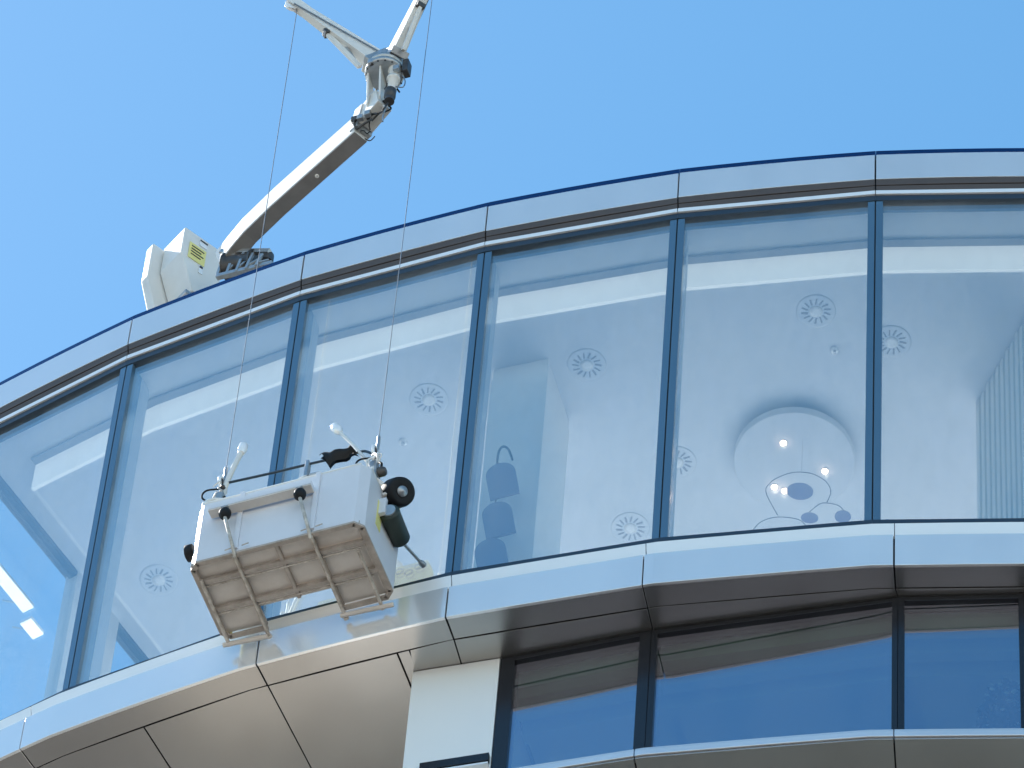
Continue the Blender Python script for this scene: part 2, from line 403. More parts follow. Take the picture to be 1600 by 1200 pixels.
# band under the lower windows
for i, (k0, k1) in enumerate(((2.72, 3.96), (3.96, 5.11), (5.11, 6.4))):
    part(strip(MB(), k0 + gp(.004), k1 - gp(.004), [(.05, 41.30), (.172, 41.30), (.172, 41.36), (.158, 41.405), (.05, 41.405)], .003, .1), 'lower_band_trim', 'fascia', .004)
    part(strip(MB(), k0 + gp(G), k1 - gp(G), rect(-.9, .158, 41.275, 41.295), .003, .1), 'lower_soffit_panel', 'soffit', .003)
part(strip(MB(), 2.75, 6.5, rect(-5.3, .10, 41.296, 41.37)), 'lower_slab', 'reveal')
part(strip(MB(), 2.85, KE, rect(-9.0, -.95, 0, 41.27)), 'lower_storeys', 'lowwall')

# upper room --------------------------------------------------------
zc = ZT - .38
KB = .225
part(strip(MB(), 0, KE, rect(-.54, -.12, ZT + .02, ZT + .06)), 'recess_ceiling', 'ceil')
part(strip(MB(), 0, KB + .03, rect(-3.75, -.54, ZT + .02, ZT + .06)), 'recess_ceiling', 'ceil')
part(strip(MB(), KB, KE, rect(-.555, -.52, zc, ZT + .0), step=1), 'glowing_bulkhead_band', 'bulk_glow')  # bulkhead face with added glow, no light fitting here
part(strip(MB(), KB, KE, rect(-.515, -.44, ZT - .012, ZT + .018), step=1), 'blind_slot', 'slot')
part(strip(MB(), KB, KB + .02, rect(-3.7, -.55, zc, ZT + .0), step=1), 'bulkhead', 'bulk')
part(strip(MB(), KB + .02, KE, rect(-4.6, -.55, zc + .002, zc + .05), step=1), 'ceiling', 'ceil')
# glazed left end of the room
n0 = fnorm(0); t0 = fdir(0); L0p = M[0]
def sb(d0, d1, s0, s1, z0, z1):
    q = [L0p + t0 * s + n0 * d for s, d in ((s0, d0), (s1, d0), (s1, d1), (s0, d1))]
    return MB().hexa([(v.x, v.y, z0) for v in q], [(v.x, v.y, z1) for v in q])
sw = empty('side_window'); sw.parent = bld; sw.matrix_parent_inverse = Matrix.Translation(-Vector(bld.location))
for d0, d1 in ((-1.75, -.20), (-3.7, -2.44)):
    sub(sb(d0, d1, -.02, 0, ZB - .1, ZT - .03), 'glass_pane', 'glass_side', sw)
sub(sb(-2.44, -1.75, -.10, .04, ZB - .1, ZT + .02), 'pier', 'intwall', sw)
sub(sb(-3.72, -.15, -.06, .03, ZT - .05, ZT + .018), 'head', 'frame', sw)
# glowing strips on brackets outside the glazed end, added for reflected light streaks
for d0, d1, sx, lb in ((-1.72, -.75, -.48, 'long glowing white streak seen through the leftmost window'), (-2.03, -1.82, -.58, 'short glowing white streak seen low in the leftmost window')):
    q = L0p + t0 * sx + n0 * d0
    ll = empty('light_streak', (q.x, q.y, ZT - .30), math.atan2(n0.y, n0.x)); tag(ll, lb, 'light streak', 'light streaks')
    MB().box(0, d1 - d0, -.06, .06, 0, .012).build('diffuser', MT['strip'], ll)
    MB().box(0, d1 - d0, -.065, .065, .013, .05).build('housing', MT['trim'], ll)
    MB().tube([(.05, 0, .04), (.05, -.3, .30)], .01, 6).build('bracket', MT['galv'], ll)
# column behind the glass
kc, oc = 2.87, -1.02
cq = [cur(2.87, -1.02), cur(3.19, -1.02), cur(3.19, -1.75), cur(2.87, -1.75)]
part(MB().prism([(v.x, v.y) for v in cq], ZB - .1, zc - .17), 'column', 'bulk', .004)
cq = [cur(2.876, -1.03), cur(3.184, -1.03), cur(3.184, -1.74), cur(2.876, -1.74)]
part(MB().prism([(v.x, v.y) for v in cq], zc - .168, zc), 'column_head', 'bulk')

# ------------------------------------------------------------------ things in the room
# slatted screen on the right
A, Bq = Vector((4.60, 31.86)), Vector((4.244, 32.925))
d_ = (Bq - A); Ls = d_.length; d_ /= Ls; nn = Vector((-d_.y, d_.x))
sc_ = empty('slatted_screen', (A.x, A.y, ZB - .1)); tag(sc_, 'white slatted partition at right end of the room', 'partition')
def scr(s0, s1, w0, w1, z0, z1):
    q = [d_ * s + nn * w for s, w in ((s0, w0), (s1, w0), (s1, w1), (s0, w1))]
    return MB().hexa([(v.x, v.y, z0) for v in q], [(v.x, v.y, z1) for v in q])
Hs = zc - (ZB - .1)
scr(0, Ls, -.06, -.02, 0, Hs).build('backing_panel', MT['slat'], sc_)
ns = 11
for i in range(ns):
    s = Ls * (i + .5) / ns
    scr(s - .030, s + .030, -.02, .012, 0.02, Hs - .02 - .03 * (i % 2)).build('slat', MT['slat'], sc_, .003)

def diffuser_proto():
    root = empty('ceiling_diffuser')
    MB().lathe((0, 0, 0), (0, 0, -1), [(0, .18), (.003, .18), (.006, .17), (.0062, .15), (.006, .145), (.0055, .001)], 32).build('face_plate', MT['ceil'], root)
    mb = MB()
    for i in range(14):
        a = 2 * math.pi * i / 14
        mb.bar((.075 * math.cos(a), .075 * math.sin(a), -.0085), (.135 * math.cos(a + .12), .135 * math.sin(a + .12), -.0085), .013 + .004 * (i % 3 == 0), .006)
    mb.build('swirl_slots', MT['slot'], root)
    MB().lathe((0, 0, -.006), (0, 0, -1), [(0, .06), (.010, .058), (.014, .03)], 20).build('hub', MT['bulk'], root)
    return root
dp = diffuser_proto()
dspots = [((-.749, 33.445), 'round swirl ceiling diffuser right of the right hoist cable'),
          ((.666, 32.897), 'round swirl ceiling diffuser above right of the white column'),
          ((2.686, 32.073), 'round swirl ceiling diffuser highest up, above the round ceiling disc'),
          ((3.403, 32.333), 'round swirl ceiling diffuser just right of the rightmost mullion'),
          ((1.221, 34.694), 'round swirl ceiling diffuser low down beside the fourth mullion, above the sill'),
          ((-3.142, 35.801), 'round swirl ceiling diffuser left of the cradle, second window from left'),
          ((1.585, 33.893), 'round swirl ceiling diffuser half hidden behind the mullion left of the ceiling disc')]
for i, (q, lb) in enumerate(dspots):
    o = dp if i == 0 else clone(dp)
    o.location = (q[0], q[1], zc); o.rotation_euler.z = i * .7
    tag(o, lb, 'air diffuser', 'ceiling air diffusers')
for q, lb in (((2.898, 32.482), 'small white detector on ceiling left of the rightmost mullion'), ((-.953, 33.948), 'small white detector on ceiling above right end of the cradle')):
    o = empty('smoke_detector', (*q, zc)); tag(o, lb, 'detector', 'ceiling detectors')
    MB().lathe((0, 0, 0), (0, 0, -1), [(0, .04), (.02, .038), (.03, .028)], 18).build('base', MT['trim'], o)
    MB().lathe((0, 0, -.03), (0, 0, -1), [(0, .018), (.02, .016)], 14).build('sensor', MT['galv'], o)

# round ceiling disc with lit downlights
dc = empty('ceiling_disc', (2.651, 33.662, zc)); tag(dc, 'large round white ceiling disc with lit downlights', 'ceiling light')
MB().lathe((0, 0, -.06), (0, 0, -1), [(0, .555), (.09, .557), (.093, .55)], 72).build('disc', MT['ceil'], dc)
MB().lathe((0, 0, 0), (0, 0, -1), [(0, .48), (.06, .48)], 48).build('spacer', MT['ceil'], dc)
for q in ((2.529, 33.451), (2.941, 33.724), (2.497, 33.957), (2.595, 33.99)):
    x, y = q[0] - 2.651, q[1] - 33.662
    dl = MB().lathe((x, y, -.155), (0, 0, -1), [(0, .032), (.01, .030)], 16).build('downlight', MT['trim'], dc)
    MB().lathe((x, y, -.165), (0, 0, -1), [(0, .030), (.012, .024), (.018, .006)], 14).build('bulb', MT['bulb'], dl)
# wire mobile under the disc
mo = empty('hanging_mobile', (2.70, 33.60, zc - .155)); tag(mo, 'thin wire mobile with grey oval plates below the ceiling disc', 'mobile')
def smooth(pts, n=8):
    P_ = [Vector(q) for q in pts]; out = []
    for i in range(len(P_) - 1):
        p0, p1, p2, p3 = P_[max(i - 1, 0)], P_[i], P_[i + 1], P_[min(i + 2, len(P_) - 1)]
        for j in range(n):
            t = j / n
            out.append(.5 * ((2 * p1) + (p2 - p0) * t + (2 * p0 - 5 * p1 + 4 * p2 - p3) * t * t + (3 * p1 - p0 - 3 * p2 + p3) * t ** 3))
    out.append(P_[-1]); return out
def loc(q, z=48.3): return (q[0] - 2.70, q[1] - 33.60, z - (zc - .155))
ring = [(2.529, 33.882), (2.4, 33.642), (2.424, 33.531), (2.504, 33.45), (2.632, 33.385), (2.789, 33.381), (2.925, 33.452), (2.984, 33.561), (2.962, 33.687)]
MB().tube(smooth([loc(q) for q in ring]), .004, 6).build('wire', MT['wire'], mo)
MB().tube(smooth([loc(q) for q in ((2.314, 34.089), (2.391, 33.97), (2.532, 33.903), (2.726, 33.91), (2.817, 33.995))]), .004, 6).build('wire', MT['wire'], mo)
MB().tube(smooth([loc(q) for q in ((2.816, 33.813), (2.894, 33.716), (2.962, 33.694), (3.07, 33.711), (3.135, 33.776))]), .004, 6).build('wire', MT['wire'], mo)
MB().tube([(0.0, -.2, 0), loc((2.70, 33.385))], .001, 5).build('wire', MT['wire'], mo)
for q, a, b in (((2.705, 33.589), .122, .095), ((2.823, 33.877), .08, .06), ((3.123, 33.828), .075, .07)):
    x, y, z = loc(q)
    vs = [(x + a * math.cos(2 * math.pi * k / 28), y + b * math.sin(2 * math.pi * k / 28)) for k in range(28)]
    MB().prism(vs, z - .006, z).build('oval_plate', MT['plate'], mo)
# chain of arched plates near the column
ac = empty('arched_sculpture', (-.02, 32.68, 47.3)); ac.rotation_euler.z = R(-17.9)
tag(ac, 'stack of three grey arched plates with a hook on top, before the white column', 'sculpture')
def arch(cx, cz, w, h, tilt):
    pts = [(-w / 2, -h / 2), (w / 2, -h / 2), (w / 2, h * .18)] + [(w / 2 * math.cos(q), h * .18 + (h * .32) * math.sin(q)) for q in [math.pi * k / 14 for k in range(1, 14)]] + [(-w / 2, h * .18)]
    c, s = math.cos(tilt), math.sin(tilt)
    pts = [(x * c - z * s + cx, x * s + z * c + cz) for x, z in pts]; n = len(pts)
    mb = MB(); mb.add([(x, -.012, z) for x, z in pts] + [(x, .012, z) for x, z in pts],
                      [tuple(range(n)), tuple(reversed(range(n, 2 * n)))] + [(i, (i + 1) % n, n + (i + 1) % n, n + i) for i in range(n)])
    return mb
for cx, cz, w, h in ((.01, -.52, .27, .52), (.01, -1.11, .27, .52), (-.02, -1.66, .28, .55)):
    arch(cx, cz, w, h, R(9)).build('arched_plate', MT['plate'], ac, .003)
MB().tube(smooth([(-.05, 0, -.24), (-.045, 0, -.08), (-.01, 0, 0), (.045, 0, -.06), (.09, 0, -.23)]), .011, 8).build('hook', MT['wire'], ac)
MB().tube([(-.04, .02, -.22), (-.03, .02, -1.9), (-.03, .02, ZB - .1 - 47.3)], .008, 6).build('post', MT['wire'], ac)
MB().lathe((-.03, .02, ZB - .1 - 47.3), (0, 0, 1), [(0, .2), (.015, .2), (.02, .05)], 24).build('base', MT['wire'], ac)

# potted plant inside the lower right window
pp = empty('potted_plant', (4.275, 31.42, 41.37)); tag(pp, 'leafy plant with pale blossoms behind the lower right window', 'plant')
MB().lathe((0, 0, 0), (0, 0, 1), [(0, .10), (.02, .11), (.22, .14), (.24, .145), (.24, .12)], 20).build('pot', MT['intwall'], pp)
MB().tube(smooth([(0, 0, .2), (.01, .01, .7), (-.02, 0, 1.2)]), .012, 6).build('stem', MT['brown'], pp)
random.seed(5)
lv = MB(); bl = MB()
for k in range(420):
    a = random.uniform(0, 2 * math.pi); rr = .24 * math.sqrt(random.random()); z = .85 + .62 * random.random() * (1 - (rr / .30) ** 2)
    c0 = Vector((rr * math.cos(a), rr * math.sin(a), z)); d = Vector((random.uniform(-1, 1), random.uniform(-1, 1), random.uniform(-.4, .8))).normalized()
    e = d.cross(Vector((random.random(), random.random(), 1))).normalized(); L_ = random.uniform(.03, .06)
    lv.add([c0 - d * L_, c0 + e * L_ * .4, c0 + d * L_, c0 - e * L_ * .4], [(0, 1, 2, 3)])
    if k % 18 == 0: bl.lathe(c0 + Vector((0, -.02, .05)), (0, -1, .3), [(0, .008), (.01, .024), (.018, .018), (.022, .004)], 8)
lv.build('foliage', MT['leaf'], pp, 0, False); bl.build('blossoms', MT['trim'], pp)

# ------------------------------------------------------------------ maintenance cradle
RZ = R(-23.758)
ZC0 = 43.9
cr = empty('maintenance_cradle', (M[2].x, M[2].y, ZC0), RZ)
tag(cr, 'white window cleaning cradle hanging in front of the tall glass', 'cradle')
def cp(mb, name, mt, bevel=0, parent=None): return mb.build(name, MT[mt], parent or cr, bevel)
HC = .81
# outline (x along glass, y towards glass = -distance)
x0, x1, yf, yb = -.125, 1.435, -1.125, -.285
c = .07
outl = [(x0 + c, yf), (x1 - c, yf), (x1, yf + c), (x1, yb - c), (x1 - c, yb), (x0 + c, yb), (x0, yb - c), (x0, yf + c)]
def wall(a, b, z0, z1, th=.018):
    a, b = Vector(a), Vector(b); d = (b - a).normalized(); n = Vector((-d.y, d.x)) * th
    q = [a, b, b + n, a + n]
    return MB().hexa([(v.x, v.y, z0) for v in q], [(v.x, v.y, z1) for v in q])
# front in three sheets, chamfered corners, ends, back
for xa, xb in ((x0 + c, .300), (.304, .985), (.989, x1 - c)):
    cp(wall((xa, yf), (xb, yf), .0, HC), 'front_panel', 'cradle', .003)
cp(wall(outl[7], outl[0], 0, HC), 'corner_panel', 'cradle', .003)
cp(wall(outl[1], outl[2], 0, HC), 'corner_panel', 'cradle', .003)
ep = cp(wall(outl[2], outl[3], 0, HC), 'end_panel', 'cradle', .003)
cp(wall(outl[6], outl[7], 0, HC), 'end_panel', 'cradle', .003)
cp(wall(outl[3], outl[4], 0, HC), 'corner_panel', 'olive', .003)
cp(wall(outl[5], outl[6], 0, HC), 'corner_panel', 'olive', .003)
bp_ = cp(wall(outl[4], outl[5], 0.40, HC), 'back_panel', 'olive', .003)
bp_['label'] = 'yellow drab back panel facing the glass'
# yellow sticker on the right end
cp(MB().box(x1 + .001, x1 + .005, -.86, -.76, .28, .62), 'sticker', 'yellow', 0, ep)
cab = cp(MB().box(.96, 1.40, -.47, -.315, HC - .1, 1.36), 'olive_box', 'olive', .02)
cab['label'] = 'olive yellow cabinet, seen mirrored in the glass'
for q in range(4):
    cp(MB().tube([(1.05 + q * .09 + .035 * math.cos(a), -.310, 1.22 + .05 * (q % 2) + .035 * math.sin(a)) for a in [2 * math.pi * k / 14 for k in range(14)]], .008, 6, closed=True), 'cable_loop', 'dark', 0, cab)
cp(MB().box(.36, .62, -.55, -.38, HC - .1, 1.24), 'olive_box', 'olive', .02)  # crate added for its yellow mirror image in the glass
# posts and top rails
for x in (.302, .987):
    cp(MB().box(x - .022, x + .022, yf - .022, yf - .001, .02, HC + .02), 'front_post', 'cradle', .004)
cp(MB().tube([(x0 + c, yf + .01, HC + .012), (x1 - c, yf + .01, HC + .012)], .016, 8), 'top_rail', 'white')
cp(MB().tube([(x0 + .01, yf + c, HC + .012), (x0 + .01, yb - c, HC + .012)], .016, 8), 'top_rail', 'white')
cp(MB().tube([(x1 - .01, yf + c, HC + .012), (x1 - .01, yb - c, HC + .012)], .016, 8), 'top_rail', 'white')
# fender beam with two bumpers
cp(MB().box(.045, .975, yf - .115, yf - .0235, .545, .595), 'fender_beam', 'cradle', .004)
cp(MB().box(.047, .973, yf - .111, yf - .024, .530, .543), 'fender_sole', 'under', .002)
for x in (.20, .875):
    st = cp(MB().tube([(x, yf - .11, .53), (x + .02, yf - .115, .36), (x + .095, yf - .03, .0), (x + .095, yf + .03, -.05)], .016, 8), 'bumper_strut', 'underbar')
    cp(MB().lathe((x + .012, yf - .115, .475), (.04, 0, -1), [(0, .018), (.012, .040), (.035, .052), (.06, .055), (.085, .050), (.105, .036), (.115, .018)], 18), 'bumper', 'rubber', 0, st)
    cp(MB().box(x - .03, x + .03, yf - .125, yf - .085, .515, .529), 'bumper_clamp', 'galv', .002, st)
# underside: trays between cross members
cols = [x0 + .03, .275, .650, .965, x1 - .05]
rows = [yf + .03, -.90, -.60, yb - .02]
for i in range(4):
    for j in range(3):
        if j == 2 and i in (1, 2): continue
        cp(MB().box(cols[i] + .012, cols[i + 1] - .012, rows[j] + .012, rows[j + 1] - .012, .035, .045), 'floor_tray', 'under')
cp(MB().box(.29, .95, -.59, -.50, .035, .045), 'floor_tray', 'under')
for x in cols:
    cp(MB().box(x - .016, x + .016, yf + .03, (-.51 if x == .650 else yb - .03), -.012, .034), 'floor_joist', 'joist', .003)
for y in (-.90, -.60):
    cp(MB().box(x0 + .02, x1 - .02, y - .020, y + .020, -.016, .030), 'floor_rail', 'joist', .003)
    cp(MB().tube([(x0 + .05, y + .045, -.01), (x1 - .10, y + .045, -.01)], .009, 7), 'floor_rod', 'underbar')
for a, b in zip(outl, outl[1:] + outl[:1]):
    if a == outl[4]: continue
    cp(wall(a, b, -.025, -.002, .045), 'rim_angle', 'joist', .003)
cp(wall((x1 - c, yb), (.95, yb), -.025, -.002, .045), 'rim_angle', 'joist', .003)
cp(wall((.29, yb), (x0 + c, yb), -.025, -.002, .045), 'rim_angle', 'joist', .003)
for x, ya, yb2 in ((-.07, -.95, yb + .03), (.285, yf + .02, yb + .05), (.975, yf + .02, yb + .06), (1.305, -.85, yb + .05)):
    cp(MB().tube([(x, ya, -.035), (x - .01, yb2, -.045)], .017, 8), 'skid_tube', 'underbar')
    cp(MB().lathe((x - .01, yb2 - .01, -.045), (0, 1, 0), [(0, .026), (.02, .026)], 10), 'tube_cap', 'under')
for xa, xb in ((-.13, .27), (.93, 1.40)):
    cp(MB().tube([(xa, yb + .02, -.05), (xb, yb + .035, -.06)], .022, 8), 'rear_bumper', 'under')
for x, y, z in ((.25, yf - .03, .005), (.40, yf - .028, .02), (.93, yf - .03, .005), (1.06, yf - .028, .02)):
    cp(MB().tube([(x - .03, y, z), (x, y - .006, z - .004), (x + .03, y, z + .012)], .006, 6), 'retaining_clip', 'underbar')
# suspension stirrups, hoists, guide arms
for x, zt in ((-.10, 1.68), (1.32, 1.55)):
    s_ = 1 if x > 0 else -1
    fr = cp(MB().bar((x, -.60, .3), (x, -.72, zt - .22), .035, .035).bar((x, -.90, .3), (x, -.78, zt - .22), .035, .035)
            .bar((x, -.62, HC), (x, -.88, HC), .03, .03), 'stirrup', 'white', .003)
    cp(MB().box(x - .035, x + .035, -.81, -.69, zt - .46, zt - .24), 'hoist_body', 'galv', .012, fr)
    cp(MB().lathe((x + .035 * s_, -.75, zt - .36), (s_, 0, 0), [(0, .045), (.05, .045), (.07, .03)], 16), 'hoist_motor', 'dark', 0, fr)
    cp(MB().tube([(x - .01, -.75 + .075 * math.cos(a), zt - .07 + .075 * math.sin(a)) for a in [2 * math.pi * k / 24 for k in range(24)]], .016, 8, closed=True), 'sheave', 'trim', 0, fr)
    cp(MB().lathe((x - .022, -.75, zt - .07), (1, 0, 0), [(0, .058), (.02, .058)], 18), 'sheave_web', 'dark', 0, fr)
    cp(MB().bar((x + .02, -.79, zt - .26), (x + .02, -.76, zt - .05), .012, .03).bar((x - .04, -.71, zt - .26), (x - .035, -.74, zt - .05), .012, .03), 'sheave_cheek', 'white', .003, fr)
    for q in range(5):
        random.seed(q + (50 if x > 0 else 0)); a = [x + random.uniform(-.05, .07) * s_, -.75 + random.uniform(-.12, .02), zt - random.uniform(.12, .3)]
        b = [a[0] + random.uniform(-.05, .05), a[1] + random.uniform(-.06, .02), a[2] - random.uniform(.05, .2)]
        mid = [(a[0] + b[0]) / 2 + random.uniform(-.03, .05), (a[1] + b[1]) / 2 - .03, (a[2] + b[2]) / 2]
        cp(MB().tube(smooth([a, mid, b], 5), random.choice((.006, .009, .012)), 6), 'hoist_hose', random.choice(('rubber', 'white', 'galv', 'white')), 0, fr)
    cp(MB().lathe((x + .03, -.80, zt - .20), (0, -1, 0), [(0, .02), (.03, .02), (.04, .008)], 10), 'limit_switch', 'dark', 0, fr)
    cp(MB().tube(smooth([(x + .02, -.80, zt - .2), (x - .10, -.86, zt - .26), (x - .12, -.88, zt - .38), (x - .05, -.84, zt - .44)]), .009, 6), 'hoist_hose', 'rubber', 0, fr)
arm = cp(MB().tube([(-.13, -.75, 1.36), (-.04, -.75, 1.80), (.02, -.75, 2.05)], [.030, .024, .026], 10), 'guide_arm', 'white')
cp(MB().lathe((.02, -.75, 2.03), (.13, 0, .99), [(0, .03), (.05, .042), (.11, .042), (.13, .02)], 14), 'arm_roller', 'trim', 0, arm)
arm = cp(MB().tube([(1.34, -.75, 1.20), (1.10, -.75, 1.68), (.93, -.75, 1.98)], [.020, .014, .016], 10), 'guide_arm', 'white')
cp(MB().lathe((.95, -.75, 1.95), (-.5, 0, .87), [(0, .02), (.05, .042), (.13, .042), (.15, .02)], 14), 'arm_roller', 'trim', 0, arm)
# safety line, loop handle, clamps
sl = cp(MB().tube(smooth([(-.10, -.75, 1.63), (.3, -.75, 1.605), (.75, -.75, 1.59), (1.10, -.75, 1.575), (1.20, -.75, 1.57), (1.28, -.75, 1.49)]), .012, 8), 'safety_line', 'frame')
cp(MB().box(.66, .70, -.78, -.72, 1.38, 1.62).box(.70, .80, -.765, -.735, 1.40, 1.43), 'line_clamp', 'galv', .01)
cp(MB().bar((.70, yf + .03, HC), (.68, -.76, 1.40), .03, .03), 'line_post', 'white', .003)
cp(MB().tube(smooth([(-.07, -1.09, HC - .02), (-.08, -1.08, HC + .09), (-.03, -1.02, HC + .20), (.08, -.95, HC + .24), (.26, -.92, HC + .22), (.28, -.92, HC + .05), (.28, -.95, HC - .02)]), .016, 8), 'loop_handle', 'white')
cp(MB().box(.14, .20, -1.0, -.94, HC, HC + .16).box(.22, .30, -1.0, -.92, HC + .0, HC + .05), 'handle_bracket', 'white', .004)
cp(MB().box(.08, .17, -.96, -.86, HC + .02, HC + .10), 'control_box', 'dark', .008)
# dark bag slung over the line
bag = MB()
nx, nz = 8, 6; vs = []
for side in (0, 1):
    for i in range(nx + 1):
        for j in range(nz + 1):
            u, v = i / nx, j / nz
            x = .82 + .27 * u + .10 * v + .012 * math.sin(9 * u + 3 * v); z = 1.54 - .19 * v * (.75 + .25 * math.sin(5 * u + 1)) + .02 * math.sin(7 * u)
            y = -.84 - .05 * math.sin(math.pi * v) - .015 * math.sin(11 * u + 5 * v) + side * (.03 + .05 * math.sin(math.pi * v))
            vs.append((x, y, z))
fs = []; o1 = (nx + 1) * (nz + 1)
for side in (0, 1):
    for i in range(nx):
        for j in range(nz):
            q = [side * o1 + i * (nz + 1) + j, side * o1 + (i + 1) * (nz + 1) + j, side * o1 + (i + 1) * (nz + 1) + j + 1, side * o1 + i * (nz + 1) + j + 1]
            fs.append(tuple(q))
bag.add(vs, fs, True)
bo = bag.build('tool_bag', MT['rubber'], None, 0, False)
bo.location = (M[2].x, M[2].y, ZC0); bo.rotation_euler.z = RZ
tag(bo, 'black tool bag slung over the safety line of the cradle', 'bag')
# right hand end: guide wheel and wall roller
br = cp(MB().bar((1.44, -.80, .76), (1.56, -.75, .83), .03, .03).bar((1.34, -.75, 1.10), (1.50, -.75, .86), .03, .03), 'wheel_bracket', 'under', .003)
wax = Vector((.74, -.40, -.54)).normalized(); wc = Vector((1.60, -.75, .82)) - wax * .17
wh = cp(MB().lathe(wc, wax, [(0, .10), (.01, .124), (.04, .132), (.13, .132), (.17, .124), (.175, .10), (.165, .05)], 32), 'guide_wheel', 'rubber')
cp(MB().lathe(wc + wax * .160, wax, [(0, .05), (.02, .046), (.024, .022), (.03, .018), (.034, .004)], 18), 'hub', 'galv', 0, wh)
rl = cp(MB().lathe((1.515, -.80, .50), (-.03, .38, .06), [(0, .06), (.008, .088), (.02, .092), (.34, .092), (.355, .085), (.36, .03)], 24), 'wall_roller', 'green')
cp(MB().lathe((1.519, -.815, .497), (-.03, .38, .06), [(0, .062), (.016, .062)], 18), 'hub', 'galv', 0, rl)
cp(MB().box(1.43, 1.50, -.84, -.80, .45, .66), 'roller_bracket', 'cradle', .004)
cp(MB().tube([(1.49, -.46, .55), (1.555, -.115, .63)], .014, 8).lathe((1.55, -.14, .628), (.18, .95, .2), [(0, .02), (.03, .028), (.06, .028)], 12), 'spacer_rod', 'galv')
cp(MB().box(1.44, 1.49, -.70, -.58, .52, .76), 'brake_box', 'dark', .008)
cp(MB().lathe((x0 - .03, -.98, .36), (-1, 0, 0), [(0, .06), (.01, .075), (.07, .075), (.08, .05)], 20), 'guide_wheel', 'rubber')
cp(MB().tube([(x0 + .01, -.98, .36), (x0 - .06, -.98, .36)], .02, 8), 'wheel_axle', 'galv')

# ------------------------------------------------------------------ hoist cables
def w2(u, d, z):
    t = fdir(2); n = fnorm(2); q = M[2] + t * u + n * d; return Vector((q.x, q.y, z))
for u, zlo, lb in ((-.10, ZC0 + 1.64, 'thin steel cable holding the left end of the cradle'), (1.32, ZC0 + 1.51, 'thin steel cable holding the right end of the cradle')):
    q = w2(u, .75, zlo)
    co = empty('hoist_cable', q); tag(co, lb, 'cable', 'hoist cables')
    MB().tube([(0, 0, 0), (0, 0, 53.50 - zlo)], .0042, 6).build('strand', MT['cable'], co)
    MB().tube([(0, 0, 0), (0, 0, .22)], .016, 8).build('end_fitting', MT['galv'], co)

# ------------------------------------------------------------------ roof crane
bm_ = empty('roof_crane', (M[2].x, M[2].y, 0), RZ)
bm_.location.z = ZT + .56
Z0 = ZT + .56
tag(bm_, 'white roof crane with folded boom and two cable arms above the parapet', 'crane')
def rc(mb, name, mt, bevel=0, parent=None):
    o = mb.build(name, MT[mt], None, bevel); o.parent = parent or bm_
    return o
def q3(u, d, z): return Vector((u, -d, z - Z0))
# counterweight housings, set at their own angle
th = math.atan2(.57, .82) - RZ
ax = Vector((math.cos(th), math.sin(th), 0)); bx_ = Vector((-math.sin(th), math.cos(th), 0))
Cn = q3(-1.83, -.9, 52.73)
def housing(Cn, la, lb, h1, h2, kin, name):
    z = Vector((0, 0, 1))
    rings = [(0, 0, 0), (h1, 0, 0), (h1 + h2, kin, 0)]
    vs = []
    for hh, k_, kb in ((0, 0, 0), (h1, 0, 0), (h1 + h2, kin, 0)):
        for sa, sb_ in ((k_, kb), (la - k_ * .3, kb), (la - k_ * .3, lb - kb), (k_, lb - kb)):
            vs.append(Cn + ax * sa + bx_ * sb_ - z * hh)
    fs = [(0, 1, 2, 3), (11, 10, 9, 8)]
    for i in (0, 4): fs += [(i + j, i + 4 + j, i + 4 + (j + 1) % 4, i + (j + 1) % 4) for j in range(4)]
    return rc(MB().add(vs, fs), name, 'white', .012)
h1o = housing(Cn, .49, .345, .43, .50, .19, 'counterweight_housing')
C2 = Cn + bx_ * .36 - ax * .12 - Vector((0, 0, .0))
housing(C2, .40, .11, .57, .45, .14, 'counterweight_housing')
# label plates on the right face of the housing
def onface(s, h, w, hh, skew=0): # quad on face containing ax
    p0 = Cn - bx_ * .004 + ax * s - Vector((0, 0, h)); z = Vector((0, 0, 1))
    q = [p0, p0 + ax * w, p0 + ax * w - z * hh, p0 - z * hh]; b = [v - bx_ * .004 for v in q]
    return MB().hexa(q, b)
yl = rc(onface(.075, .19, .20, .26), 'warning_plate', 'yellow')
yl.parent = h1o
for i in range(4):
    o = rc(onface(.10, .235 + i * .045, .15 - .03 * (i % 2), .012), 'printed_line', 'ink'); o.parent = yl
    o.location = -bx_ * .006
o = rc(onface(.185, .075, .09, .075), 'white_label', 'trim'); o.parent = h1o
o2 = rc(onface(.185, .06, .09, .018), 'printed_line', 'ink'); o2.parent = o; o2.location = -bx_ * .006
o = rc(onface(.22, .46, .05, .13), 'white_label', 'trim'); o.parent = h1o
o2 = rc(onface(.225, .475, .035, .03), 'printed_line', 'ink'); o2.parent = o; o2.location = -bx_ * .006
# oval lifting slot on the left face
sl_ = MB(); z_ = Vector((0, 0, 1)); c0 = Cn - ax * .003 + bx_ * .19 - z_ * .10
vs = [c0 + bx_ * (.045 * math.cos(a)) + z_ * (.016 * math.sin(a)) for a in [2 * math.pi * k / 16 for k in range(16)]]
sl_.add(vs + [v + ax * .002 for v in vs], [tuple(range(16)), tuple(reversed(range(16, 32)))]); o = rc(sl_, 'lifting_slot', 'galv'); o.parent = h1o
